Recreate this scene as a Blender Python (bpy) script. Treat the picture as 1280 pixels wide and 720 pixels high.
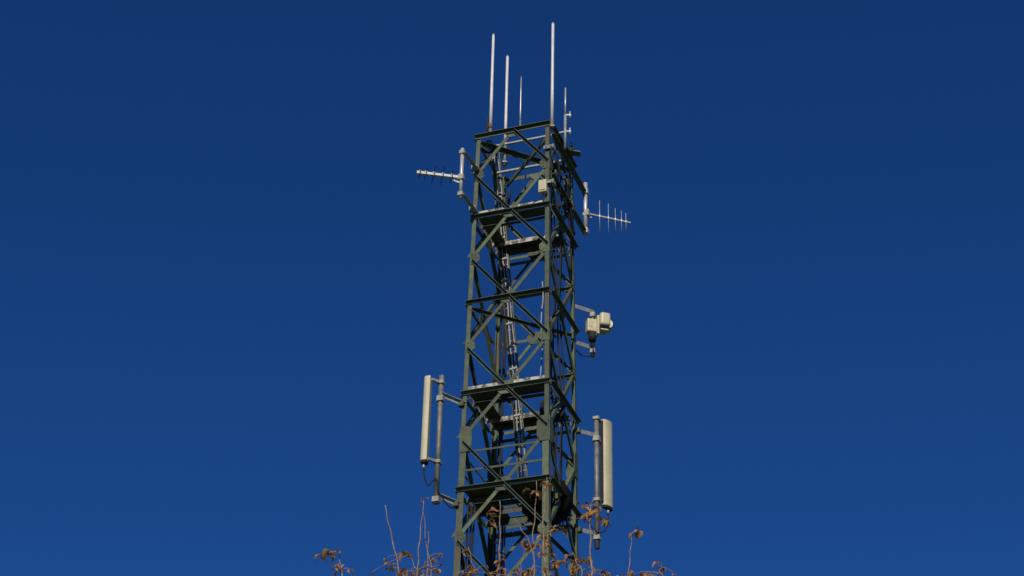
import bpy, bmesh, math, random
from mathutils import Vector, Matrix
random.seed(7)
R = math.radians
scene = bpy.context.scene
for o in list(bpy.data.objects): bpy.data.objects.remove(o)

# ------------------------------------------------------------------ camera
CAM_Z = 1.6
F_PX, PITCH, ROLL, YAW = 2356.3, 0.560904, 0.022538, 0.0067486
fwd = Vector((-math.sin(YAW)*math.cos(PITCH), math.cos(YAW)*math.cos(PITCH), math.sin(PITCH)))
rgt0 = Vector((math.cos(YAW), math.sin(YAW), 0)); up0 = rgt0.cross(fwd)
RGT = rgt0*math.cos(ROLL) + up0*math.sin(ROLL); UPV = up0*math.cos(ROLL) - rgt0*math.sin(ROLL); FWD = fwd
CAM = Vector((0, 0, CAM_Z))
cam = bpy.data.cameras.new('camera'); cam.sensor_width = 36; cam.lens = F_PX*36/1280; cam.clip_end = 5000
camo = bpy.data.objects.new('camera', cam); scene.collection.objects.link(camo)
camo.matrix_world = Matrix(((RGT.x, UPV.x, -FWD.x, 0), (RGT.y, UPV.y, -FWD.y, 0), (RGT.z, UPV.z, -FWD.z, CAM_Z), (0, 0, 0, 1)))
scene.camera = camo

# ------------------------------------------------------------------ sky, sun, exposure
SUN_AZ, SUN_EL = R(186), R(36)          # azimuth clockwise from +Y
w = bpy.data.worlds.new('World'); scene.world = w; w.use_nodes = True
nt = w.node_tree; nt.nodes.clear()
sky = nt.nodes.new('ShaderNodeTexSky'); sky.sky_type = 'NISHITA'; sky.sun_disc = False
sky.sun_elevation = SUN_EL; sky.sun_rotation = SUN_AZ
sky.altitude = 600; sky.air_density = 1.0; sky.dust_density = 0.05; sky.ozone_density = 4.0
mul = nt.nodes.new('ShaderNodeMix'); mul.data_type = 'RGBA'; mul.blend_type = 'MULTIPLY'; mul.inputs['Factor'].default_value = 1
mul.inputs['B'].default_value = (0.15, 0.47, 0.96, 1)          # polarised, deep blue
bg = nt.nodes.new('ShaderNodeBackground'); bg.inputs['Strength'].default_value = 0.064
out = nt.nodes.new('ShaderNodeOutputWorld')
nt.links.new(sky.outputs[0], mul.inputs['A']); nt.links.new(mul.outputs['Result'], bg.inputs['Color']); nt.links.new(bg.outputs[0], out.inputs[0])
sl = bpy.data.lights.new('sun', 'SUN'); sl.energy = 3.4; sl.angle = R(0.53); sl.color = (1.0, 0.90, 0.74)
so = bpy.data.objects.new('sun', sl); scene.collection.objects.link(so)
sd = Vector((math.sin(SUN_AZ)*math.cos(SUN_EL), math.cos(SUN_AZ)*math.cos(SUN_EL), math.sin(SUN_EL)))
so.rotation_euler = sd.to_track_quat('Z', 'Y').to_euler(); so.location = sd*60
vs = scene.view_settings; vs.view_transform = 'Standard'; vs.look = 'None'; vs.exposure = 0; vs.gamma = 1
scene.render.resolution_x = 1024; scene.render.resolution_y = 576

# ------------------------------------------------------------------ materials
def mat(name, col, col2=None, scale=6, rough=.6, metal=0, lo=.35, hi=.7, bump=0, col3=None):
    m = bpy.data.materials.new(name); m.use_nodes = True; t = m.node_tree; b = t.nodes['Principled BSDF']
    b.inputs['Roughness'].default_value = rough; b.inputs['Metallic'].default_value = metal
    b.inputs['Base Color'].default_value = (*col, 1)
    if col2:
        g = t.nodes.new('ShaderNodeNewGeometry'); n = t.nodes.new('ShaderNodeTexNoise')
        n.inputs['Scale'].default_value = scale; n.inputs['Detail'].default_value = 6; n.inputs['Roughness'].default_value = .65
        r = t.nodes.new('ShaderNodeValToRGB'); r.color_ramp.elements[0].position = lo; r.color_ramp.elements[1].position = hi
        r.color_ramp.elements[0].color = (*col, 1); r.color_ramp.elements[1].color = (*col2, 1)
        if col3:
            e = r.color_ramp.elements.new(min(.98, hi+.06)); e.color = (*col3, 1)
        t.links.new(g.outputs['Position'], n.inputs['Vector']); t.links.new(n.outputs['Fac'], r.inputs[0]); t.links.new(r.outputs[0], b.inputs['Base Color'])
        if bump:
            bp = t.nodes.new('ShaderNodeBump'); bp.inputs['Strength'].default_value = bump; bp.inputs['Distance'].default_value = .01
            t.links.new(n.outputs['Fac'], bp.inputs['Height']); t.links.new(bp.outputs[0], b.inputs['Normal'])
    return m
M = dict(
    green=mat('green_paint', (.042, .067, .036), (.104, .138, .076), 6, .6, 0, .3, .70, .2, (.15, .12, .075)),
    galv=mat('galvanised_steel', (.26, .27, .26), (.46, .46, .43), 9, .5, .25),
    plate=mat('toe_plate_steel', (.07, .08, .06), (.52, .51, .46), 6, .55, .1, .42, .56),
    deck=mat('deck_steel', (.05, .055, .05), (.10, .10, .09), 4, .7, .2),
    cream=mat('cream_radome', (.52, .475, .30), (.64, .595, .41), 3, .45),
    white=mat('white_fibreglass', (.66, .65, .62), (.80, .79, .76), 5, .4),
    alu=mat('aluminium', (.50, .50, .47), (.66, .65, .62), 8, .4, .4),
    black=mat('black_rubber', (.010, .010, .010), (.022, .022, .022), 8, .8),
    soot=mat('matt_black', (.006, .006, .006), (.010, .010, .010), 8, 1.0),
    grey=mat('grey_cable', (.30, .30, .29), (.42, .42, .40), 8, .6),
    rust=mat('rusty_steel', (.16, .085, .05), (.24, .13, .075), 14, .85),
    bark=mat('bark', (.10, .065, .045), (.20, .14, .10), 30, .9, 0, .3, .7, .5),
    shoot=mat('young_shoot_bark', (.20, .13, .085), (.42, .31, .22), 25, .8),
    paint=mat('galvanised_green', (.10, .10, .08), (.27, .27, .23), 7, .55, .2, .3, .68),
    concrete=mat('concrete', (.24, .23, .21), (.36, .35, .32), 5, .9, 0, .3, .7, .4),
    grass=mat('grass_ground', (.035, .055, .018), (.075, .085, .03), 1.5, .95, 0, .3, .7, .6),
    glass=mat('dark_lens', (.01, .01, .012), None, rough=.1),
)
# paint fades differently from member to member, with rusty runs
t_ = M['green'].node_tree; b_ = t_.nodes['Principled BSDF']; src = b_.inputs['Base Color'].links[0].from_socket
oi = t_.nodes.new('ShaderNodeObjectInfo'); mr = t_.nodes.new('ShaderNodeMapRange'); mr.inputs['To Min'].default_value = .68; mr.inputs['To Max'].default_value = 1.4
hs = t_.nodes.new('ShaderNodeHueSaturation'); t_.links.new(oi.outputs['Random'], mr.inputs['Value']); t_.links.new(mr.outputs[0], hs.inputs['Value']); t_.links.new(src, hs.inputs['Color'])
ge = t_.nodes.new('ShaderNodeNewGeometry'); mp = t_.nodes.new('ShaderNodeMapping'); mp.inputs['Scale'].default_value = (14, 14, 1.6)
n2 = t_.nodes.new('ShaderNodeTexNoise'); n2.inputs['Scale'].default_value = 1; n2.inputs['Detail'].default_value = 5
r2 = t_.nodes.new('ShaderNodeValToRGB'); r2.color_ramp.elements[0].position = .54; r2.color_ramp.elements[1].position = .70
mx_ = t_.nodes.new('ShaderNodeMix'); mx_.data_type = 'RGBA'; mx_.inputs['B'].default_value = (.11, .065, .035, 1)
t_.links.new(ge.outputs['Position'], mp.inputs[0]); t_.links.new(mp.outputs[0], n2.inputs['Vector']); t_.links.new(n2.outputs['Fac'], r2.inputs[0])
t_.links.new(r2.outputs[0], mx_.inputs['Factor']); t_.links.new(hs.outputs[0], mx_.inputs['A']); t_.links.new(mx_.outputs['Result'], b_.inputs['Base Color'])
def leaf_mat(name, c1, c2):
    m = mat(name, c1, c2, 22, .7, 0, .35, .65)
    t = m.node_tree; b = t.nodes['Principled BSDF']; tr = t.nodes.new('ShaderNodeBsdfTranslucent'); mx = t.nodes.new('ShaderNodeMixShader')
    mx.inputs[0].default_value = .25; tr.inputs[0].default_value = (*c2, 1)
    o = t.nodes['Material Output']; t.links.new(b.outputs[0], mx.inputs[1]); t.links.new(tr.outputs[0], mx.inputs[2]); t.links.new(mx.outputs[0], o.inputs[0])
    return m
LEAFM = [leaf_mat('leaf_orange', (.44, .18, .045), (.66, .33, .10)), leaf_mat('leaf_brown', (.22, .10, .04), (.44, .23, .10)),
         leaf_mat('leaf_yellow_olive', (.26, .17, .05), (.42, .29, .10))]

# ------------------------------------------------------------------ mesh helpers
def new_mesh(name, V, Fc, m, smooth=False):
    me = bpy.data.meshes.new(name); me.from_pydata([tuple(v) for v in V], [], Fc); me.materials.append(m)
    bm = bmesh.new(); bm.from_mesh(me); bmesh.ops.recalc_face_normals(bm, faces=bm.faces); bm.to_mesh(me); bm.free()
    if smooth:
        for p in me.polygons: p.use_smooth = True
    return me
def link(name, me, parent=None):
    o = bpy.data.objects.new(name, me); scene.collection.objects.link(o); o.parent = parent
    return o
class B:
    """collects shapes that make ONE part"""
    def __init__(s): s.V = []; s.F = []; s.smooth = False
    def prism(s, prof, p0, p1, U, W):
        """extrude 2-D profile (u,w) from p0 to p1"""
        n = len(prof); k = len(s.V); p0 = Vector(p0); p1 = Vector(p1)
        for p in (p0, p1):
            for (a, b) in prof: s.V.append(p + U*a + W*b)
        for i in range(n): s.F.append((k+i, k+(i+1) % n, k+n+(i+1) % n, k+n+i))
        s.F.append(tuple(k+i for i in range(n))[::-1]); s.F.append(tuple(k+n+i for i in range(n)))
        return s
    def frame(s, p0, p1, hint):
        a = (Vector(p1)-Vector(p0)).normalized(); h = Vector(hint); U = (h - a*h.dot(a)).normalized(); return a, U, a.cross(U)
    def angle(s, p0, p1, n1, n2, w1, w2=None, t=.012):
        """L section: heel on the line, flanges along n1 and n2"""
        w2 = w2 or w1; a, U, W = s.frame(p0, p1, n1)
        if W.dot(Vector(n2)) < 0: W = -W
        return s.prism([(0, 0), (w1, 0), (w1, t), (t, t), (t, w2), (0, w2)], p0, p1, U, W)
    def bar(s, p0, p1, w, h, hint=(0, 0, 1)):
        a, U, W = s.frame(p0, p1, hint); c = min(w, h)*.12
        x, y = h/2, w/2
        return s.prism([(-x, -y+c), (-x+c, -y), (x-c, -y), (x, -y+c), (x, y-c), (x-c, y), (-x+c, y), (-x, y-c)], p0, p1, U, W)
    def box(s, c, sx, sy, sz, M3=None):
        c = Vector(c); M3 = M3 or Matrix.Identity(3)
        return s.bar(c - M3 @ Vector((0, 0, sz/2)), c + M3 @ Vector((0, 0, sz/2)), sy, sx, M3 @ Vector((1, 0, 0)))
    def tube(s, pts, r0, r1=None, n=8, cap=True):
        pts = [Vector(p) for p in pts]; r1 = r0 if r1 is None else r1; k = len(s.V); m = len(pts); s.smooth = True
        h = Vector((.31, .95, .1)); prevU = None
        for i, p in enumerate(pts):
            a = (pts[min(i+1, m-1)] - pts[max(i-1, 0)]).normalized()
            if abs(a.dot(h)) > .95: h = Vector((.9, -.2, .3))
            U = (h - a*h.dot(a)).normalized(); W = a.cross(U); r = r0 + (r1-r0)*i/max(1, m-1)
            for j in range(n):
                t = 2*math.pi*j/n; s.V.append(p + (U*math.cos(t) + W*math.sin(t))*r)
        for i in range(m-1):
            for j in range(n): s.F.append((k+i*n+j, k+i*n+(j+1) % n, k+(i+1)*n+(j+1) % n, k+(i+1)*n+j))
        if cap: s.F.append(tuple(k+j for j in range(n))[::-1]); s.F.append(tuple(k+(m-1)*n+j for j in range(n)))
        return s
    def plate(s, pts, n, t):
        """polygon plate thickened by t along n"""
        k = len(s.V); m = len(pts); n = Vector(n)
        for p in pts: s.V.append(Vector(p))
        for p in pts: s.V.append(Vector(p) + n*t)
        s.F.append(tuple(range(k, k+m))[::-1]); s.F.append(tuple(range(k+m, k+2*m)))
        for i in range(m): s.F.append((k+i, k+(i+1) % m, k+m+(i+1) % m, k+m+i))
        return s
    def build(s, name, m, parent=None):
        me = new_mesh(name, s.V, s.F, m, False)
        if s.smooth:
            for p in me.polygons: p.use_smooth = len(p.vertices) == 4
        return link(name, me, parent)
def thing(name, label, cat, loc=(0, 0, 0), rz=0, group=None):
    o = bpy.data.objects.new(name, None); scene.collection.objects.link(o); o.location = loc; o.rotation_euler = (0, 0, rz)
    o.empty_display_size = .2; o['label'] = label; o['category'] = cat
    if group: o['group'] = group
    return o

# ------------------------------------------------------------------ photo pixel -> place
def ray(px, py): return (FWD*F_PX + RGT*(px-640) - UPV*(py-360)).normalized()
def on_plane(px, py, p, n):
    d = ray(px, py); n = Vector(n); return CAM + d*((Vector(p)-CAM).dot(n)/d.dot(n))
def z_at(x, y, py):
    """height on the upright line (x, y) that is seen at photo row py"""
    lo, hi = 0., 60.
    for _ in range(50):
        z = (lo+hi)/2; v = Vector((x, y, z))-CAM; r = 360 - F_PX*v.dot(UPV)/v.dot(FWD)
        if r > py: lo = z
        else: hi = z
    return lo
def to_px(p):
    v = Vector(p)-CAM; return (640+F_PX*v.dot(RGT)/v.dot(FWD), 360-F_PX*v.dot(UPV)/v.dot(FWD))

# ------------------------------------------------------------------ ground
gb = B(); N = 24
ext = [-600, -200, -80, -40, -20, 0, 20, 40, 60, 80, 200, 900]
k0 = [(x, y) for y in ext for x in ext]
me = bpy.data.meshes.new('ground'); n = len(ext)
me.from_pydata([(x, y, 0) for (x, y) in k0], [], [(j*n+i, j*n+i+1, (j+1)*n+i+1, (j+1)*n+i) for j in range(n-1) for i in range(n-1)])
me.materials.append(M['grass']); g = link('ground', me); g['kind'] = 'structure'

# ------------------------------------------------------------------ lattice tower
D, TH, TAP, H = 36.3224, -0.342376, 0.0111967, 2.30887
ZT = 26.67356 + CAM_Z; NL = 12; ZB = ZT - NL*H          # ZB: foot of the steel on the plinths
T = thing('lattice_tower', 'dark green steel lattice mast with crossed braces, decks and handrails', 'tower', (0, D, 0), TH)
RZ = Matrix.Rotation(TH, 3, 'Z'); TO = Vector((0, D, 0))
def W2(p): return TO + RZ @ Vector(p)                    # tower frame -> world
def L2(p): return RZ.inverted() @ (Vector(p)-TO)
def hw(z): return .9 + TAP*(ZT-z)
def lev(l): return ZT - H*l
CORN = [(-1, -1), (1, -1), (1, 1), (-1, 1)]
def corner(k, l): z = lev(l); return Vector((CORN[k][0]*hw(z), CORN[k][1]*hw(z), z))
X, Y, Z = Vector((1, 0, 0)), Vector((0, 1, 0)), Vector((0, 0, 1))
# legs, three lengths each, spliced at 3.5 and 7.5
for k in range(4):
    sx, sy = CORN[k]
    for (l0, l1, wd) in ((-.03, 3.5, .098), (3.5, 7.5, .14), (7.5, NL, .17)):
        B().angle(corner(k, l1), corner(k, l0), (-sx, 0, 0), (0, -sy, 0), wd, t=.014).build('leg', M['green'], T)
    for l in (3.5, 7.5):
        for (n, a) in ((Vector((sx, 0, 0)), Vector((0, -sy, 0))), (Vector((0, sy, 0)), Vector((-sx, 0, 0)))):
            c = corner(k, l); wd = .26 if l == 3.5 else .24
            p = c + n*.005
            B().plate([p+a*.004-Z*.30, p+a*wd*.7-Z*.30, p+a*wd-Z*.16, p+a*wd+Z*.16, p+a*wd*.7+Z*.30, p+a*.004+Z*.30], n, .014).build('splice_plate', M['green'], T)
    b = B().box((corner(k, NL).x, corner(k, NL).y, (ZB-.3)/2+.1), .8, .8, ZB-.1+.0, None); b.build('plinth', M['concrete'], T)
# faces: k -> k+1
OUT = [Vector((0, -1, 0)), Vector((1, 0, 0)), Vector((0, 1, 0)), Vector((-1, 0, 0))]
def face_pt(k, l, u, off=0):                             # u 0..1 from corner k to k+1
    a, c = corner(k, l), corner((k+1) % 4, l); return a.lerp(c, u) + OUT[k]*off
def bolt_heads(b, pts, n):
    for p in pts: b.prism([(.011*math.cos(i*math.pi/3), .011*math.sin(i*math.pi/3)) for i in range(6)], p, Vector(p)+n*.014, *[v for v in B().frame(p, Vector(p)+n, Z)[1:]])
for k in range(4):
    n = OUT[k]; al = (corner((k+1) % 4, 0)-corner(k, 0)).normalized()
    for l in range(NL):
        # level beam: web in the face, flange on top pointing out
        ex = .03 if l else .035
        p0, p1 = face_pt(k, l, 0, .016)-al*ex, face_pt(k, l, 1, .016)+al*ex
        if k % 2: p0 += al*.10; p1 -= al*.10             # butt beside the beams of the neighbouring faces
        if k == 1: p1 += al*.14
        hb = .095 if l == 0 else .072
        B().angle(p0, p1, -Z, n, hb, .085, .012).build('level_beam', M['green'], T)
        # braces of the half bays: diamonds that meet mid beam and mid bay
        for (u0, l0, u1, l1) in ((.5, l, 0, l+.5), (.5, l, 1, l+.5), (0, l+.5, .5, l+1), (1, l+.5, .5, l+1)):
            if l+1 > NL-.01 and l1 > NL-.5: pass
            a, c = face_pt(k, l0, u0, 0), face_pt(k, l1, u1, 0)
            d = (c-a).normalized(); a = a + d*.07; c = c - d*.07
            perp = n.cross(d); perp = perp if perp.z > 0 else -perp
            if (c-a).dot(al) > 0 and k != 1:                        # falls with the face direction: flange out on the upper edge
                B().angle(a+perp*.035+n*.018, c+perp*.035+n*.018, -perp, n, .068, .08, .01).build('diagonal_brace', M['green'], T)
            else:                                        # rises: flange turned inwards
                B().angle(a+perp*.04-n*.018, c+perp*.04-n*.018, -perp, -n, .082, .07, .01).build('diagonal_brace', M['green'], T)
        # gussets
        for u, s in ((0, 1), (1, -1)):
            p = face_pt(k, l+.5, u, .003); e = al*s
            if l+.5 in (3.5, 7.5): continue
            b = B().plate([p+e*.01-Z*.15, p+e*.12-Z*.15, p+e*.23-Z*.06, p+e*.23+Z*.06, p+e*.12+Z*.15, p+e*.01+Z*.15], n, .009)
            bolt_heads(b, [p+n*.009+e*(.06+.07*i)+Z*(.04*j) for i in range(3) for j in (-2, 0, 2) if not (i == 2 and j)], n)
            b.build('gusset_plate', M['green'], T)
        p = face_pt(k, l, .5, -.010)
        lo_ = .17 if l else .19; hi_ = .14 if l else -.02
        b = B().plate([p-al*.21-Z*.07, p-al*.10-Z*lo_, p+al*.10-Z*lo_, p+al*.21-Z*.07, p+al*.21+Z*min(.05, hi_), p+al*.10+Z*hi_, p-al*.10+Z*hi_, p-al*.21+Z*min(.05, hi_)], n, .009)
        b.build('gusset_plate', M['green'], T)
# plan bracing at the top and at the decks
def plan_brace(l, ka, kb, dz, wd=.09):
    a, c = corner(ka, l)+Z*dz, corner(kb, l)+Z*dz; d = (c-a).normalized(); a += d*.1; c -= d*.1
    B().angle(a, c, d.cross(Z), -Z, wd, wd, .01).build('plan_brace', M['green'], T)
plan_brace(0, 0, 2, -.16, .11); plan_brace(0, 1, 3, -.28, .10)
for l in (2, 6, 9): plan_brace(l, 0, 2, -.13, .07)
for l in (5, 8): plan_brace(l, 0, 2, -.15); plan_brace(l, 1, 3, -.25)
# antenna carrying bars across the top
for (yy, dz, wd) in ((-.48, -.03, .05), (.42, -.14, .055)):
    B().bar((-.86, yy, ZT-.02+dz), (.86, yy, ZT-.02+dz), wd, wd).build('cross_bar', M['galv'], T)
# mid bay cross ties inside
for l in (.5, 2.5, 1.5):
    h_ = hw(lev(l)); B().angle((-h_+.05, h_-.03, lev(l)), (h_-.05, h_-.03, lev(l)), -Z, -Y, .07, .07, .01).build('tie_bar', M['green'], T)

# decks: galvanised toe plates, dark deck sheets, bearers
def deck(l, sheets, toe_front=True, lip=None, bearers=()):
    z = lev(l); h_ = hw(z)-.06
    P = B().plate([(sheets[0][0]*h_, sheets[0][2]*h_, z-.02), (sheets[0][1]*h_, sheets[0][2]*h_, z-.02), (sheets[0][1]*h_, sheets[0][3]*h_, z-.02), (sheets[0][0]*h_, sheets[0][3]*h_, z-.02)], Z, .012).build('deck_sheet', M['deck'], T)
    for (x0, x1, y0, y1) in sheets[1:]:
        B().plate([(x0*h_, y0*h_, z-.02), (x1*h_, y0*h_, z-.02), (x1*h_, y1*h_, z-.02), (x0*h_, y1*h_, z-.02)], Z, .012).build('deck_sheet', M['deck'], T)
    hh = h_+.035
    if toe_front:
        B().plate([(-hh, -hh+.01, z-.005), (hh, -hh+.01, z-.005), (hh, -hh+.01, z+.150), (-hh, -hh+.01, z+.150)], Y, .008).build('toe_plate', M['plate'], T)
        B().plate([(hh-.01, -hh+.03, z-.005), (hh-.01, hh-.03, z-.005), (hh-.01, hh-.03, z+.15), (hh-.01, -hh+.03, z+.15)], -X, .008).build('toe_plate', M['plate'], T)
        B().plate([(-hh+.01, -hh+.03, z-.005), (-hh+.01, hh-.03, z-.005), (-hh+.01, hh-.03, z+.15), (-hh+.01, -hh+.03, z+.15)], X, .008).build('toe_plate', M['plate'], T)
    if lip is not None:
        y = lip*h_
        b = B(); b.plate([(-h_, y, z-.115), (h_, y, z-.115), (h_, y, z-.005), (-h_, y, z-.005)], -Y, .008); b.build('deck_edge_plate', M['plate'], T)
    for (y, dz, hgt, mm) in bearers:
        B().angle((-h_-.02, y*h_, z+dz), (h_+.02, y*h_, z+dz), -Z, Y, hgt, .08, .01).build('deck_bearer', M[mm], T)
deck(1, [(-.94, .94, -.97, -.62), (-.94, .94, .30, .97), (-.94, -.62, -.60, .28)], lip=.29, bearers=[(-.60, -.035, .07, 'green'), (.62, -.04, .08, 'green'), (.99, -.22, .08, 'green')])
deck(3, [(-.94, .94, -.97, -.58), (-.94, .94, .34, .97), (-.94, -.60, -.56, .32)], lip=.33, bearers=[(-.57, -.035, .08, 'green'), (.68, -.04, .09, 'green'), (.99, -.24, .08, 'green')])
deck(4, [(-.96, .96, -.97, -.30), (.25, .96, -.28, .97), (-.96, -.42, -.28, .97), (-.40, .23, .62, .97)], toe_front=False, bearers=[(-.62, -.035, .10, 'green'), (-.29, -.035, .12, 'green'), (.15, -.04, .10, 'deck'), (.64, -.04, .14, 'green'), (.985, -.2, .12, 'green')])
deck(7, [(-.96, .96, -.97, -.30), (.25, .96, -.28, .97), (-.96, -.42, -.28, .97)], toe_front=False, bearers=[(-.29, -.035, .10, 'green')])
deck(10, [(-.96, .96, -.97, -.30), (.25, .96, -.28, .97), (-.96, -.42, -.28, .97)], toe_front=False, bearers=[(-.29, -.035, .10, 'green')])
# handrails above the lowest seen deck
for k in (0, 3, 2):
    n = OUT[k]
    for dz in (.42, .86):
        l = 4 - dz/H
        B().bar(face_pt(k, l, .05, -.03), face_pt(k, l, .95, -.03), .016, .048).build('handrail', M['green'], T)

# ------------------------------------------------------------------ cable ladder leaning inside the tower
def pt_local(px, py, ylocal): return on_plane(px, py, W2((0, ylocal, 0)), RZ @ Y)
def ladder(name, label, P0, P1, wid, nr, cab, mm, tilt=X):
    base = P1; t = thing(name, label, 'cable ladder', base)
    a = P0-base; d = a.normalized(); s = (RZ @ tilt); s = (s - d*s.dot(d)).normalized(); q = d.cross(s)
    for e in (-.5, .5): B().bar(s*wid*e, a+s*wid*e, .05, .026, s).build('rail', M['green'], t)
    rung = B().bar(-s*wid/2, s*wid/2, .03, .03, d)
    rm = new_mesh('rung', rung.V, rung.F, M['galv'])
    for i in range(nr):
        o = link('rung', rm, t); o.location = a*((i+.6)/nr)
    for j, (u, r, cm) in enumerate(cab):
        pts = [a*(i/14.) + s*(u*wid + .016*math.sin(i*1.7+j*2)) + q*(.034*(1 if q.y < 0 else -1) + .006*math.sin(i*2.1+2*j)) for i in range(15)]
        B().tube(pts, r, n=6).build('cable', M[cm], t)
    cb = B().box((0, 0, 0), wid*.8, .03, .045, Matrix((s, -q if q.y > 0 else q, d)).transposed())
    cm_ = new_mesh('clamp', cb.V, cb.F, M['galv'])
    for i in range(nr//2):
        o = link('clamp', cm_, t); o.location = a*((2*i+1.1)/nr) + q*(.05*(1 if q.y < 0 else -1))
    return t
ladder('cable_ladder', 'slanting ladder of clamped cables running down inside the mast to its lowest deck', pt_local(619, 188, .62), pt_local(654, 598, .15), .20, 30,
       [(-.32, .020, 'black'), (-.08, .016, 'grey'), (.12, .018, 'black'), (.34, .012, 'grey')], 'paint')
pD = corner(3, 4.05)+Vector((.30, -.22, 0)); pE = corner(3, 11.5)+Vector((.30, -.22, 0))
ladder('cable_ladder', 'upright ladder of cables beside the back leg below the lowest deck', W2(pD), W2(Vector((pE.x, pE.y, .1))), .24, 44,
       [(-.3, .02, 'black'), (0, .024, 'grey'), (.3, .02, 'black')], 'paint')
def cable(name, pts, r, mm, label, group=None):
    o = B().tube(pts, r, n=6).build(name, M[mm]); o['label'] = label; o['category'] = 'cable'
    if group: o['group'] = group
    return o
def smooth_pts(pts, m=6):
    pts = [Vector(p) for p in pts]; q = [pts[0]*2-pts[1]] + pts + [pts[-1]*2-pts[-2]]; o = []
    for i in range(1, len(q)-2):
        for j in range(m):
            t = j/m; a, b, c, d = q[i-1], q[i], q[i+1], q[i+2]
            o.append(.5*((2*b)+(c-a)*t+(2*a-5*b+4*c-d)*t*t+(3*b-a-3*c+d)*t**3))
    return o+[pts[-1]]
bx, by = W2((.72, -.55, 0)).x, W2((.72, -.55, 0)).y
pc = on_plane(678, 355, W2((0, -.6, 0)), RZ @ Y)
cable('feeder_cable', smooth_pts([Vector((pc.x+.02*math.sin(i*1.9), pc.y, z_at(pc.x, pc.y, 352+i*20))) for i in range(7)]), .014, 'grey', 'thin pale grey cable hanging beside the front corner leg above the middle deck')
# dark feeders climbing the right face, and loops at the middle deck
for i, (u, rr) in enumerate(((.30, .022), (.38, .018), (.55, .02), (.63, .016))):
    pts = []
    for j in range(22):
        l = .3 + j*.19; p = face_pt(1, l, u + .02*math.sin(j*.9+i), -.10-.03*math.sin(j*.6+i)); pts.append(W2(p))
    cable('feeder_cable', smooth_pts(pts, 3), rr, 'black', 'thin black feeder cable strapped up the inside of the shaded side face', 'feeders on the shaded face')
# tangle at the top of the shaded face
for i, path in enumerate(([(.2, .25), (.35, .5), (.55, .45), (.75, .7), (.95, .9)], [(.15, .55), (.4, .75), (.6, .6), (.85, .95), (.8, 1.4)], [(.55, .1), (.7, .4), (.62, .75), (.9, .8), (.97, 1.3)])):
    cable('jumper_cable', smooth_pts([W2(face_pt(1, l, u, .03+.05*math.sin(3*u+i))) for (u, l) in path]), .024, 'black', ('sagging black jumper cable looped from the front leg under the long antenna arms', 'black jumper cable dropping along the shaded face to below the top deck', 'black jumper cable hanging from the hooded lamp to the back leg')[i])
for (u, l, lab) in ((.62, .42, 'small dark amplifier box below the hooded lamp'), (.82, .62, 'small dark amplifier box beside the back leg between the two long arms')):
    p = W2(face_pt(1, l, u, .06)); t = thing('amplifier_box', lab, 'box', p, TH)
    B().box((0, 0, 0), .12, .18, .26).build('housing', M['deck'], t); B().box((.0, 0, .15), .05, .24, .035).build('flange', M['green'], t)
    B().tube([(0, .04, -.20), (0, .04, -.12)], .02, .02, 6).build('connector', M['galv'], t)
for i in range(3):
    cable('feeder_cable', smooth_pts([W2(corner(0, 4.15+.5*j)+Vector((.20+.05*i+.02*math.sin(j*1.3+i), .12+.05*i, 0))) for j in range(15)], 3), .022, 'black', 'black feeder cable running down inside the left leg below the lowest deck', 'feeders by the left leg')
for i in range(3):
    cable('feeder_cable', smooth_pts([W2(corner(3, .25+.27*j)+Vector((.16+.075*i+.035*math.sin(j*.8+i*1.7), -.14-.06*i+.03*math.cos(j*1.1+i), 0))) for j in range(15)], 4), .026, 'black', 'thick black feeder cable hanging loosely along the back leg above the lowest deck', 'feeders by the back leg')
# cable coil in the top corner
cx = on_plane(610.5, 183.5, W2((0, -.62, 0)), RZ @ Y)
t = thing('cable_coil', 'round coil of spare black cable tied in the top corner of the mast', 'cable coil', cx)
for j in range(5):
    c = B().tube([Vector((.14*math.cos(a)*(1+.03*j), .012*j-.03, .165*math.sin(a)*(1+.02*j))) for a in [2*math.pi*i/20 for i in range(21)]], .014, n=6)
    c.build('loop', M['black'], t)
B().box((.13, 0, .02), .03, .10, .04).build('strap', M['grey'], t)
# dark cable loops hung below the middle deck's front corner
cx = on_plane(690, 511, W2((0, -.1, 0)), RZ @ Y)
t = thing('cable_coil', 'loose loops of black cable hung under the middle deck near the front leg', 'cable coil', cx)
for j in range(4):
    c = B().tube([Vector(((.20+.02*j)*math.cos(a), .015*j-.03+.05*math.sin(2*a), (.24+.015*j)*math.sin(a))) for a in [2*math.pi*i/20 for i in range(21)]], .016, n=6)
    c.build('loop', M['black'], t)

# dark shrouded dish under the lowest seen deck
p = pt_local(681.5, 624, .0)
t = thing('drum_dish', 'large dark round dish shroud tucked under the lowest deck behind the front leg', 'dish antenna', p, TH)
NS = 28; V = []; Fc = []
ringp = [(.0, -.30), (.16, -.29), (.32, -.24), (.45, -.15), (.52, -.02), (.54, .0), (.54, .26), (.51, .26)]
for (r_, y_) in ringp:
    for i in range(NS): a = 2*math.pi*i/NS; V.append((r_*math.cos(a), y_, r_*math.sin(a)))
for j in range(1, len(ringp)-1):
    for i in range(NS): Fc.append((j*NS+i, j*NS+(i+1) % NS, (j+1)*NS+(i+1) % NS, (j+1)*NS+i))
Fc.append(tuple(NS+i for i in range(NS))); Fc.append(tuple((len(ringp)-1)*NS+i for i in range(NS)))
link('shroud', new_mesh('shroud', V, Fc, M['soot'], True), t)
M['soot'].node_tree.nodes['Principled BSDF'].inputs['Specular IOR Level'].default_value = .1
B().tube([(0, -.46, 0), (0, -.28, 0)], .11, .13, 12).build('radio_hub', M['black'], t)
B().bar((-.25, -.40, .05), (.25, -.40, .05), .06, .08).build('mount_bar', M['green'], t)
B().bar((.0, -.38, .05), (.0, -.38, .62), .06, .06).build('hanger', M['green'], t)

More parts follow.
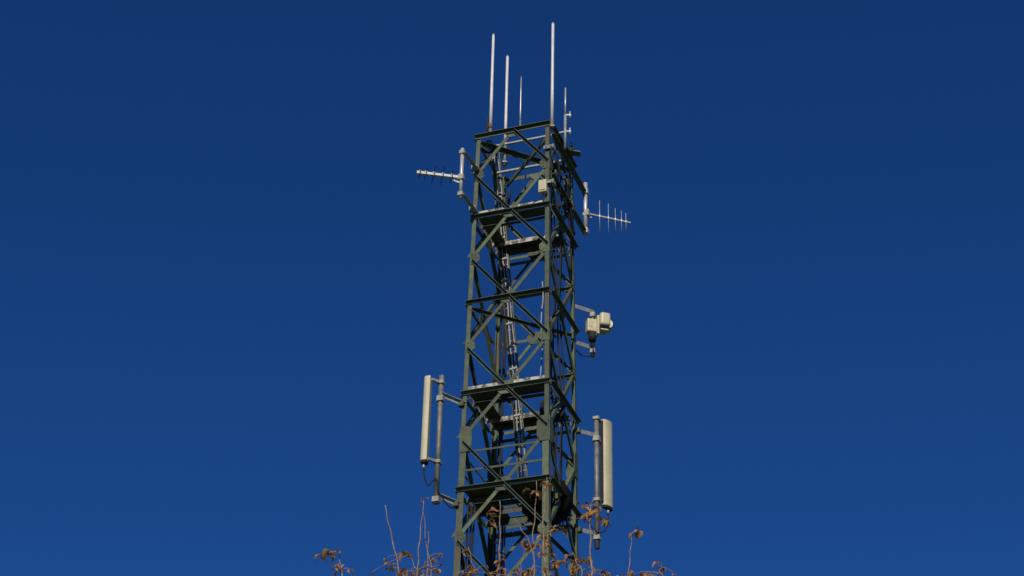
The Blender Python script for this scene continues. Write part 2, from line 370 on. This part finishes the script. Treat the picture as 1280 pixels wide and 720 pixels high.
# ------------------------------------------------------------------ whip antennas on the top
def whip(label, px, py_base, py_top, yl, r0, r1, foot, stub=None, mm='white', deep=False):
    p = pt_local(px, py_base, yl); p.z = p.z
    zt = z_at(p.x, p.y, py_top); h_ = zt-p.z
    t = thing('whip_antenna', label, 'antenna', p, 0, None)
    B().tube([(0, 0, foot), (0, 0, h_*.35), (0, 0, h_*.7), (0, 0, h_)], r0, r1, 10).build('radome', M[mm], t)
    B().tube([(0, 0, h_-.002), (0, 0, h_+.035), (0, 0, h_+.05)], r1*1.05, r1*.5, 8).build('tip_cap', M['galv'], t)
    B().tube([(0, 0, -.42 if deep else -.10), (0, 0, foot+.12)], r0*1.08, r0*1.08, 10).build('base_tube', M['paint'], t)
    if stub: B().tube([(0, 0, .12), (0, 0, .26)], r0*1.2, r0*1.1, 10).build('rusty_collar', M['rust'], t)
    for dz in ((-.32, -.08) if deep else (-.06,)):
        B().box((0, 0, dz), r0*3.2, r0*3.0, .04).build('clamp', M['paint'], t)
    if stub:
        B().tube([(-.075, 0, -.10), (-.075, 0, .42)], .024, .024, 8).build('mount_post', M['black'], t)
    return t
whip('thick white whip antenna with rusty foot beside a dark stub post', 613, 166, 44, -.72, .043, .031, .06, True)
whip('shorter white whip antenna passing behind the top front beam', 631.3, 190, 71, .42, .040, .034, .02, deep=True)
whip('very thin grey whip antenna, slenderest on the mast top', 650.2, 158, 97, -.48, .022, .012, .05, None, 'alu')
whip('tallest white whip antenna above the front corner leg', 690, 156, 30, -.84, .042, .033, .02)
# dipole mast on the right face
p = on_plane(706.5, 165, W2((1.14, 0, 0)), RZ @ X)
t = thing('dipole_antenna', 'slim grey dipole antenna pole with small fittings clamped to the side face', 'antenna', p)
zt_, zb_ = z_at(p.x, p.y, 110)-p.z, z_at(p.x, p.y, 186)-p.z
B().tube([(0, 0, zb_), (0, 0, .5)], .034, .034, 8).build('pole', M['galv'], t)
B().tube([(0, 0, .48), (0, 0, zt_)], .024, .018, 8).build('radiator', M['alu'], t)
for dz in (.50, .02):
    B().box((.07, 0, dz), .14, .03, .03).build('stub_arm', M['galv'], t)
    B().tube([(.11, 0, dz-.09), (.11, 0, dz+.10)], .022, .022, 6).build('dipole_rod', M['alu'], t)
q = L2(p); B().bar(Vector((0, 0, 0)), RZ @ Vector((-.26, 0, 0)), .05, .05).build('bracket', M['galv'], t)

# ------------------------------------------------------------------ yagi antennas
def clampset(t, pts, s=.12, mm='galv'):
    for p in pts: B().box(p, s, s*.9, s*.75).build('clamp', M[mm], t)
# left: arms carry on the side face towards the front
pa = on_plane(578, 191, W2((-.93, 0, 0)), RZ @ X)
t = thing('yagi_antenna', 'white boom yagi antenna with level dark rods beside the upper left leg', 'antenna', pa)
ztop, zbot = z_at(pa.x, pa.y, 186)-pa.z, z_at(pa.x, pa.y, 248)-pa.z
B().tube([(0, 0, zbot), (0, 0, ztop)], .045, .045, 10).build('pole', M['alu'], t)
for py in (191, 243):
    z = z_at(pa.x, pa.y, py)-pa.z; q = L2(pa); leg = corner(0, (ZT-pa.z-z)/H)
    d = RZ @ Vector((leg.x-q.x+.05, leg.y-q.y+.16, 0))
    B().angle(Vector((0, 0, z)), d+Vector((0, 0, z)), Z, d.cross(Z), .13, .09, .012).build('arm', M['galv'], t)
    B().box((0, 0, z), .13, .13, .09, RZ).build('clamp', M['galv'], t)
    B().box(d*.72+Vector((0, 0, z+.03)), .16, .10, .12, RZ).build('clamp', M['galv'], t)
zb = z_at(pa.x, pa.y, 222)-pa.z
tip = on_plane(521, 215.5, pa+Vector((0, 0, zb)), Z) - pa
d = (tip-Vector((0, 0, zb))); L_ = d.length; d.normalize(); sd_ = d.cross(Z)
if sd_.y > 0: sd_ = -sd_
B().bar(Vector((0, 0, zb))+d*.03, tip, .06, .07).build('boom', M['white'], t)
B().box(Vector((0, 0, zb)), .14, .14, .13, RZ).build('clamp', M['galv'], t)
B().bar(Vector((0, 0, zb-.16)), d*.20+Vector((0, 0, zb-.10)), .03, .05).build('boom_brace', M['galv'], t)
for (f, l_) in ((.93, .44), (.80, .48), (.62, .74), (.42, .76), (.22, .50)):
    c = Vector((0, 0, zb))+d*L_*f
    B().tube([c-sd_*l_/2, c+sd_*l_/2], .009, .009, 6).build('rod', M['black'], t)
    B().box(c, .05, .10, .10, Matrix((d, sd_, d.cross(sd_))).transposed()).build('rod_clip', M['galv'], t)
# right: long arms along the side face past the back leg
pr = on_plane(731.8, 240, W2((.99, 0, 0)), RZ @ X)
t = thing('yagi_antenna', 'slim yagi antenna with five upright rods at the end of two long arms', 'antenna', pr)
ztop, zbot = z_at(pr.x, pr.y, 229)-pr.z, z_at(pr.x, pr.y, 293)-pr.z
B().tube([(0, 0, zbot), (0, 0, ztop)], .05, .05, 10).build('pole', M['alu'], t)
for py, st in ((240, .95), (289, 1.0)):
    z = z_at(pr.x, pr.y, py)-pr.z; q = L2(pr)
    d = RZ @ Vector((0, -.88-q.y, 0)); o_ = RZ @ Vector((-.045, 0, 0))
    B().angle(o_+Vector((0, 0, z)), o_+d+Vector((0, 0, z)), -Z, RZ @ X, .12, .09, .012).build('arm', M['green'], t)
    B().box((0, 0, z), .15, .14, .13, RZ).build('clamp', M['alu'], t)
zb = z_at(pr.x, pr.y, 266.5)-pr.z
tip = on_plane(788, 278.5, pr+Vector((0, 0, zb)), Z) - pr; d = tip-Vector((0, 0, zb)); L_ = d.length; d.normalize()
B().bar(Vector((0, 0, zb)), tip, .035, .04).build('boom', M['alu'], t)
B().box(Vector((0, 0, zb))+d*.02, .16, .13, .17, RZ).build('clamp', M['galv'], t)
B().bar(Vector((0, 0, zb-.1)), d*.16+Vector((0, 0, zb-.09)), .03, .05).build('boom_brace', M['galv'], t)
for px, l_ in ((750.3, .92), (761, .84), (769.5, .66), (777, .60), (782.5, .52)):
    f = (px-733)/(788-733); c = Vector((0, 0, zb))+d*L_*f
    B().tube([c-Z*l_/2, c+Z*l_/2], .008, .008, 6).build('rod', M['alu'], t)
    B().box(c, .04, .05, .06).build('rod_clip', M['galv'], t)

# ------------------------------------------------------------------ panel antennas
def rounded_panel(w_, dpt, h_, bulge=.5):
    prof = [(-w_/2, 0), (-w_/2, dpt*.45)] + [(-w_/2*math.cos(a), dpt*.45+dpt*.55*math.sin(a)) for a in [math.pi*i/10 for i in range(1, 10)]] + [(w_/2, dpt*.45), (w_/2, 0)]
    return prof
def panel(label, k, px_pole, py_top, py_bot, arms, px_pan, pan_top, pan_bot, wid, dep, face_ang, adir, shade_behind=False):
    c0 = W2(corner(k, 3.5)); ad = (RZ @ Vector(adir)).normalized(); nrm = ad.cross(Z)
    p = on_plane(px_pole, (py_top+py_bot)/2, c0, nrm)
    t = thing('panel_antenna', label, 'antenna', p)
    B().tube([(0, 0, z_at(p.x, p.y, py_bot)-p.z), (0, 0, z_at(p.x, p.y, py_top)-p.z)], .055, .055, 12).build('pole', M['paint'], t)
    for py in arms:
        z = z_at(p.x, p.y, py)-p.z; lg = W2(corner(k, (ZT-p.z-z)/H))-p; lg.z = z
        e = lg.normalized() if False else Vector((lg.x, lg.y, 0)).normalized()
        B().angle(Vector((0, 0, z+.15)), lg+e*.05+Vector((0, 0, .05)), -Z, e.cross(Z), .095, .07, .012).build('arm', M['galv'], t)
        B().box((0, 0, z), .16, .16, .12, RZ).build('clamp', M['galv'], t)
        B().box(lg-e*.02, .13, .13, .11, RZ).build('leg_clamp', M['green'], t)
    # radome stands outside the pole
    pp = on_plane(px_pan, (pan_top+pan_bot)/2, p, nrm) if abs(nrm.y) > .3 else None
    off = Vector((pp.x-p.x, pp.y-p.y, 0)); zt_, zb_ = z_at(pp.x, pp.y, pan_top)-p.z, z_at(pp.x, pp.y, pan_bot)-p.z
    fd = Vector((math.sin(face_ang), math.cos(face_ang), 0)); sdv = fd.cross(Z)
    o0 = off - fd*dep*.5
    b = B(); prof = rounded_panel(wid, dep, 1)
    b.prism(prof, o0+Vector((0, 0, zb_)), o0+Vector((0, 0, zt_)), sdv, fd)
    rd = b.build('radome', M['cream'], t)
    m_ = rd.modifiers.new('bevel', 'BEVEL'); m_.width = .012; m_.segments = 2; m_.limit_method = 'ANGLE'; m_.angle_limit = R(50)
    if shade_behind: B().box(off*.48+Vector((0, 0, (zb_+zt_)/2)), .07, .10, (zt_-zb_)*.94, RZ).build('shade_strip', M['black'], t)  # black strip added as painted shade between pole and radome
    prof2 = [(a*.9, dep*.05+bq*.88) for a, bq in prof]
    B().prism(prof2, o0+Vector((0, 0, zb_-.045)), o0+Vector((0, 0, zb_)), sdv, fd).build('end_cap', M['black'], t)
    for z in (zb_-.05, zt_+.02):
        pass
    for z in (zb_+.06, zt_-.05):
        B().bar(Vector((0, 0, z)), o0+Vector((0, 0, z)), .06, .07).build('tilt_bracket', M['galv'], t)
        B().box((0, 0, z), .15, .15, .07, RZ).build('clamp', M['galv'], t)
    c = o0+fd*dep*.5
    B().tube([c+Vector((0, 0, zb_-.16)), c+Vector((0, 0, zb_-.04))], .03, .03, 8).build('connector', M['alu'], t)
    return t, p, c, zb_, off
NA = (-1, -.10, 0)
t, p, c, zb_, off = panel('slender cream panel antenna on a pole off the sunlit left leg', 0, 548.5, 470, 630, (499, 625), 532.5, 472, 577, .20, .16, R(282), (-1, -1, 0))
zz = lambda py: z_at(p.x, p.y, py)-p.z
cab = smooth_pts([c+Vector((0, 0, zb_-.14)), c+Vector((.03, 0, zb_-.36)), c*.62+Vector((0, 0, zb_-.52)), Vector((-.02, -.08, zz(600))), Vector((.05, -.09, zz(617))), Vector((.28, .12, zz(630))), Vector((.50, .24, zz(628)))])
B().tube(cab, .016, n=6).build('cable', M['black'], t)
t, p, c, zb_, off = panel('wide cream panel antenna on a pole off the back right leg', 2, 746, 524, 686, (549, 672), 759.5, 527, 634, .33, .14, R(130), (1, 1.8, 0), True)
zz = lambda py: z_at(p.x, p.y, py)-p.z
cab = smooth_pts([c+Vector((0, 0, zb_-.14)), c+Vector((.0, 0, zb_-.34)), c*.75+Vector((0, 0, zb_-.56)), Vector((.05, -.09, zz(668))), Vector((-.1, -.14, zz(664))), Vector((-.34, -.22, zz(648)))])
B().tube(cab, .016, n=6).build('cable', M['black'], t)

# ------------------------------------------------------------------ camera unit on the right
c0 = W2(corner(2, 2.2)); ad = RZ @ Vector((1, 2.0, 0)).normalized(); nrm = ad.cross(Z)
p = on_plane(741, 417, c0, nrm)
t = thing('surveillance_unit', 'cream boxy camera unit with a rounded hooded head on a short pole', 'camera', p)
zz = lambda py: z_at(p.x, p.y, py)-p.z
B().tube([(0, 0, zz(446)), (0, 0, zz(388))], .042, .042, 10).build('pole', M['paint'], t)
for py in (394, 439):
    z = zz(py); lg = W2(corner(2, (ZT-p.z-z)/H))-p; lg.z = z
    e = Vector((lg.x, lg.y, 0)).normalized()
    B().angle(Vector((0, 0, z+.15)), lg+Vector((0, 0, .05)), -Z, e.cross(Z), .10, .07, .012).build('arm', M['galv'], t)
    B().box((0, 0, z), .13, .13, .11, RZ).build('clamp', M['galv'], t)
def bev(o, w_=.03, s=3):
    m_ = o.modifiers.new('bevel', 'BEVEL'); m_.width = w_; m_.segments = s; m_.limit_method = 'ANGLE'; m_.angle_limit = R(40)
    return o
ez = Vector((0, -.11, 0))
def rawbox(c, sx, sy, sz, m, name, par, M3=Matrix.Identity(3), w_=.03):
    c = Vector(c); V = [c + M3 @ Vector((sx*a/2, sy*b_/2, sz*d_/2)) for d_ in (-1, 1) for (a, b_) in ((-1, -1), (1, -1), (1, 1), (-1, 1))]
    o = link(name, new_mesh(name, V, [(0, 1, 2, 3), (4, 5, 6, 7), (0, 1, 5, 4), (1, 2, 6, 5), (2, 3, 7, 6), (3, 0, 4, 7)], m), par)
    return bev(o, w_)
px_m = 1/53.0
R15 = Matrix.Rotation(R(14), 3, 'Z')
hous = rawbox((-.04, -.16, (zz(405)+zz(421))/2), .24, .20, zz(405)-zz(421), M['cream'], 'control_box', t, R15)
rawbox((-.06, -.265, (zz(405)+zz(421))/2+.02), .10, .02, .16, M['cream'], 'box_cover', t, R15, .008)
rawbox((.085, -.17, (zz(402)+zz(425))/2), .05, .28, zz(402)-zz(425), M['cream'], 'back_plate', t, R15, .012)
B().tube([(-.02, -.16, zz(431)), (-.02, -.16, zz(420.5))], .085, .10, 10).build('cable_gland_hood', M['black'], t)
B().tube(smooth_pts([(-.02, -.16, zz(430)), (.0, -.16, zz(440)), (-.05, -.12, zz(448)), (-.25, -.05, zz(446)), (-.4, 0, zz(437))]), .014, n=6).build('cable', M['black'], t)
hd = rawbox((.25, -.20, (zz(399)+zz(415))/2), .25, .30, zz(399)-zz(415), M['cream'], 'camera_head', t, R15, .06)
ro = B().tube([(.335, -.26, (zz(404)+zz(419))/2), (.335, -.02, (zz(404)+zz(419))/2)], .115, .115, 16).build('drum_cap', M['cream'], t)
rawbox((.235, -.19, zz(417.2)), .23, .26, .06, M['glass'], 'dark_window', t, R15, .01)
rawbox((.235, -.20, zz(419.6)), .19, .22, .045, M['cream'], 'lower_tray', t, R15, .015)
B().bar((.10, -.16, zz(408)), (.16, -.18, zz(408)), .06, .08).build('yoke', M['galv'], t)

# ------------------------------------------------------------------ small boxes at the front leg
def small_box(name, label, px, py, yl, sx, sy, sz, mm, rot=TH):
    p = pt_local(px, py, yl); t = thing(name, label, 'box', p, rot)
    rawbox((0, 0, 0), sx, sy, sz, M[mm], 'housing', t, w_=.012)
    rawbox((.02*sx, -sy/2-.008, .03*sz), sx*.72, .016, sz*.8, M[mm], 'lid', t, w_=.005)
    B().tube([(0, 0, -sz/2-.06), (0, 0, -sz/2)], .018, .018, 6).build('cable_gland', M['black'], t)
    B().bar((sx*.3, 0, sz*.3), (sx*.5+.10, .0, sz*.3), .03, .04).build('mount_arm', M['galv'], t)
    B().tube(smooth_pts([(0, 0, -sz/2-.04), (-.05, .02, -sz/2-.14), (-.25, .05, -sz/2-.20), (-.5, .1, -sz/2-.38)]), .011, n=6).build('cable', M['black'], t)
small_box('junction_box', 'small cream junction box hung beside the front leg above the top deck', 678.8, 233.5, -1.0, .19, .12, .33, 'cream')
# clamp with grey fittings on the front leg and floodlight-like dark fitting on the back corner
p = W2(corner(2, 0)+Vector((.05, -.35, .05)))
p = on_plane(714, 190, W2((1.02, 0, 0)), RZ @ X)
t = thing('obstruction_lamp', 'small dark hooded lamp bracketed on the top of the shaded side face', 'lamp', p)
rawbox((0, 0, .05), .16, .14, .10, M['black'], 'lamp_body', t, w_=.02)
B().plate([(-.02, -.10, -.03), (.22, -.10, -.06), (.22, .10, -.06), (-.02, .10, -.03)], Z, .02).build('hood', M['green'], t)
B().tube([(0, 0, .09), (0, 0, .20), (0, 0, .26)], .05, .02, 10).build('lens', M['glass'], t)
B().bar((0, 0, 0), RZ @ Vector((-.12, 0, -.03)), .05, .04).build('bracket', M['green'], t)
for py, lab in ((184, 'galvanised pipe clamp on the front leg just under the top beam'), (228, 'galvanised pipe clamp on the front leg beside the cream junction box')):
    z = z_at(W2((.93, -.93, 0)).x, W2((.93, -.93, 0)).y, py); p = W2((hw(z)+.05, -hw(z)-.01, z))
    t = thing('leg_clamp', lab, 'clamp', p, TH)
    rawbox((-.06, -.03, 0), .24, .04, .10, M['paint'], 'jaw', t, w_=.01)
    rawbox((.04, .06, .02), .05, .16, .12, M['galv'], 'jaw', t, w_=.01)
    for e in (-.10, .02): B().tube([(e, -.09, 0), (e, -.02, 0)], .014, .014, 6).build('bolt', M['galv'], t)

# ------------------------------------------------------------------ young trees between camera and tower
def leaf_mesh(seed, m):
    rnd = random.Random(seed); nn = 6; V = []; Fc = []
    curl = rnd.uniform(1.0, 2.0); fold = rnd.uniform(.4, .9); tw = rnd.uniform(-.7, .7)
    for i in range(nn+1):
        t = i/nn; wd = .33*math.sin(math.pi*min(1, t*.92+.06))*(1+.30*math.sin(i*2.6+seed))*(.8+.5*t)
        y = math.sin(curl*t)/curl; z = -(1-math.cos(curl*t))/curl + .05*math.sin(i*1.7+seed)
        c, s = math.cos(tw*t), math.sin(tw*t)
        for e in (-1, 0, 1):
            dx = e*wd*math.cos(fold); dz = abs(e)*wd*math.sin(fold)*(1+.5*e*tw)
            V.append((c*dx-s*dz, y, z+s*dx+c*dz))
    for i in range(nn):
        for j in range(2): a = 3*i+j; Fc.append((a, a+1, a+4, a+3))
    me = bpy.data.meshes.new('leaf'); me.from_pydata(V, [], Fc); me.materials.append(m)
    for p_ in me.polygons: p_.use_smooth = True
    return me
LEAVES = [leaf_mesh(i, LEAFM[(0, 0, 1, 0, 2, 1, 0, 2, 1)[i]]) for i in range(9)]
BUDS = LEAVES
def tree(name, label, dist, base_px, shoots, rnd):
    """shoots: ([(px, py) from tip to frame foot], base radius, [(px, py, size_px, n)])"""
    d = ray(base_px, 700); bp = Vector((d.x, d.y, 0)).normalized()*dist
    t = thing(name, label, 'tree', (bp.x, bp.y, 0), 0, 'young trees below the mast')
    top = z_at(bp.x, bp.y, 790)
    # trunk and limbs
    tp = [Vector((0, 0, -.1)), Vector((.04, .02, top*.3)), Vector((-.05, .05, top*.55)), Vector((.02, 0, top*.78)), Vector((.0, .03, top*.93))]
    B().tube(smooth_pts(tp, 4), .085, .022, 9).build('trunk', M['bark'], t)
    sp = smooth_pts(tp, 4)
    fv = []; ff = []
    def leafstuff(pos, sz):
        me_ = LEAVES[rnd.randrange(9)]; mm_ = Matrix.Rotation(rnd.uniform(0, 6.28), 3, 'Z') @ Matrix.Rotation(rnd.uniform(-1, 1), 3, 'X'); k_ = len(fv)
        for v in me_.vertices: fv.append(Vector(pos) + mm_ @ v.co*sz)
        for pl in me_.polygons: ff.append(tuple(k_+i for i in pl.vertices))
    limb_ends = []
    for i in range(16):
        s0 = sp[int(len(sp)*rnd.uniform(.35, .97))]; an = rnd.uniform(0, 6.28); L_ = rnd.uniform(.5, 1.1)
        e = s0 + Vector((math.cos(an)*L_*.8, math.sin(an)*L_*.8, L_*rnd.uniform(.5, .95)))
        e.z = min(e.z, top-.05); mid = s0.lerp(e, .5)+Vector((0, 0, -.08))
        B().tube(smooth_pts([s0, mid, e], 4), .024, .008, 6).build('limb', M['bark'], t)
        limb_ends.append(e)
        for j in range(14):
            q = s0.lerp(e, rnd.uniform(.3, 1)) + Vector((rnd.gauss(0, .12), rnd.gauss(0, .12), rnd.gauss(-.05, .1)))
            if q.z < top+.02: leafstuff(q, rnd.uniform(.05, .09))
    me_ = bpy.data.meshes.new('foliage'); me_.from_pydata([tuple(v) for v in fv], [], ff); me_.materials.append(LEAFM[0]); me_.materials.append(LEAFM[1])
    for i, pl in enumerate(me_.polygons): pl.material_index = (i//12) % 2
    fo = link('foliage', me_, t); fo['kind'] = 'stuff'
    for (line, r0, lvs) in shoots:
        dd = dist + rnd.uniform(-.5, .5); pn = Vector((0, dd, 0))
        pw = [on_plane(a, b_, pn, Y)-bp for (a, b_) in line]
        ft = pw[-1]; lo = min(limb_ends + sp[-6:], key=lambda q: (q-ft).length)
        foot = ft + Vector(((lo.x-ft.x)*.35, (lo.y-ft.y)*.5, -.35))
        pw = pw + [foot, lo]
        pts = smooth_pts(pw, 5)
        pts = [q + Vector((.004*math.sin(i*1.3+r0*900), .004*math.cos(i*1.7), 0)) for i, q in enumerate(pts)]
        br = B().tube(pts, r0*.45, r0*1.5, 6).build('shoot', M['shoot'], t)
        seg = pts[:max(3, 5*(len(line)-1))]
        for i in range(0, len(seg)-1):                    # buds / nodes along the shoot
            if rnd.random() < .35:
                o = link('bud', LEAVES[5], br); o.location = seg[i]; o.scale = (.018,)*3; o.rotation_euler = (rnd.uniform(.5, 1.4), 0, rnd.uniform(0, 6.28))
        ex = []                                           # smaller leaves and forked side twigs low on the shoot
        for i in range(2):
            q = line[-1]; a0 = q[0]+rnd.uniform(-22, 22); b0 = q[1]-rnd.uniform(-4, 16)
            ex.append((a0, b0, rnd.uniform(6, 10), 1))
        for (a, b_, spx, cnt) in lvs+ex:
            c = on_plane(a, b_, pn, Y)-bp
            near = min(pts, key=lambda q: (q-c).length)
            if (near-c).length > .03:
                B().tube(smooth_pts([near, near.lerp(c, .5)+Vector((0, 0, .015)), c], 4), .003, .0018, 5).build('twig', M['shoot'], br)
            for j in range(cnt + 1):
                sz = spx*1.18*dd/F_PX/math.cos(R(25))*rnd.uniform(.75, 1.15)
                o = link('leaf', LEAVES[rnd.randrange(9)], br)
                an = rnd.uniform(-.9, .9)+ (math.pi/2 if rnd.random() < .5 else -math.pi/2)
                o.location = c + Vector((rnd.uniform(-.3, .3), rnd.uniform(-.3, .3), rnd.uniform(-.25, .25)))*sz*(cnt > 1)
                o.rotation_euler = (rnd.uniform(-.9, .5), rnd.uniform(-.6, .6), an); o.scale = (sz*rnd.uniform(.8, 1.2), sz, sz)
    return t
rA, rB, rC = random.Random(3), random.Random(11), random.Random(21)
tree('young_tree', 'young tree of bare straight shoots and few curled leaves left of the mast', 14.0, 490, [
    ([(424, 690), (425, 703), (428, 722)], .006, [(420, 691, 10, 1), (410, 692, 13, 2), (400, 693, 10, 1), (422, 708, 9, 2), (431, 707, 8, 1), (438, 712, 9, 1)]),
    ([(481, 631), (487, 660), (495, 695), (499, 722)], .0075, [(503, 692, 11, 2), (488, 707, 12, 2), (507, 712, 12, 2), (497, 716, 9, 2), (483, 698, 6, 1)]),
    ([(530, 624), (526, 660), (523, 692), (521, 722)], .006, [(531, 623, 7, 1), (519, 717, 9, 1)]),
    ([(529, 636), (532, 670), (534, 722)], .005, [(536, 700, 10, 2)]),
    ([(536, 664), (535, 690), (539, 722)], .0055, [(547, 697, 6, 1), (554, 693, 6, 1), (541, 714, 9, 1), (526, 711, 8, 1)]),
    ([(512, 693), (518, 708), (522, 722)], .005, [(511, 716, 9, 1), (463, 716, 8, 1)]),
], rA)
tree('young_tree', 'orange leaved young tree with thin pale shoots standing in front of the mast', 13.4, 640, [
    ([(625, 626), (625, 660), (624, 695), (623, 722)], .0065, [(612, 640, 10, 2), (614, 648, 9, 2), (620, 654, 9, 1), (625, 703, 9, 2), (626, 714, 10, 2), (632, 697, 6, 1), (618, 715, 9, 1)]),
    ([(671, 601), (669, 640), (666, 672), (668, 700), (664, 722)], .006, [(665, 614, 9, 2), (673, 616, 10, 2), (663, 680, 13, 3), (669, 684, 12, 3), (658, 683, 9, 2), (662, 714, 11, 3), (655, 717, 9, 2)]),
    ([(644, 648), (653, 664), (663, 680), (668, 722)], .005, [(649, 680, 6, 1)]),
    ([(684, 596), (681, 625), (679, 660), (680, 695), (681, 722)], .006, [(683, 604, 10, 2), (686, 607, 9, 2), (676, 669, 10, 2), (681, 680, 10, 2), (678, 691, 9, 2), (688, 694, 8, 1), (695, 660, 10, 2), (702, 662, 11, 2), (699, 701, 10, 2), (686, 712, 9, 1)]),
    ([(586, 684), (590, 703), (598, 722)], .005, [(584, 687, 9, 2), (596, 711, 11, 2), (593, 716, 8, 1)]),
    ([(657, 684), (652, 703), (650, 722)], .004, [(645, 712, 8, 1), (577, 716, 8, 1)]),
], rB)
tree('young_tree', 'young tree with ragged orange leaf clusters in front of the wide panel antenna', 14.4, 748, [
    ([(743, 621), (738, 637), (738, 670), (738, 700), (738, 722)], .0075, [(730, 630, 10, 2), (727, 634, 9, 2), (735, 644, 11, 2), (744, 645, 13, 3), (751, 650, 12, 2), (731, 647, 9, 2), (746, 633, 9, 2), (712, 650, 6, 1)]),
    ([(716, 690), (721, 704), (727, 722)], .006, [(711, 696, 10, 2), (719, 699, 10, 2), (728, 699, 13, 2), (724, 710, 12, 2), (731, 703, 9, 1), (714, 713, 8, 1)]),
    ([(751, 712), (754, 718), (756, 726)], .005, [(752, 715, 11, 2), (758, 716, 8, 1)]),
    ([(790, 668), (788, 690), (785, 722)], .005, [(796, 663, 10, 2), (792, 667, 8, 1), (787, 714, 8, 1)]),
    ([(827, 709), (824, 722)], .0045, [(828, 704, 10, 2), (795, 716, 12, 2), (819, 717, 10, 2), (806, 719, 8, 1)]),
], rC)
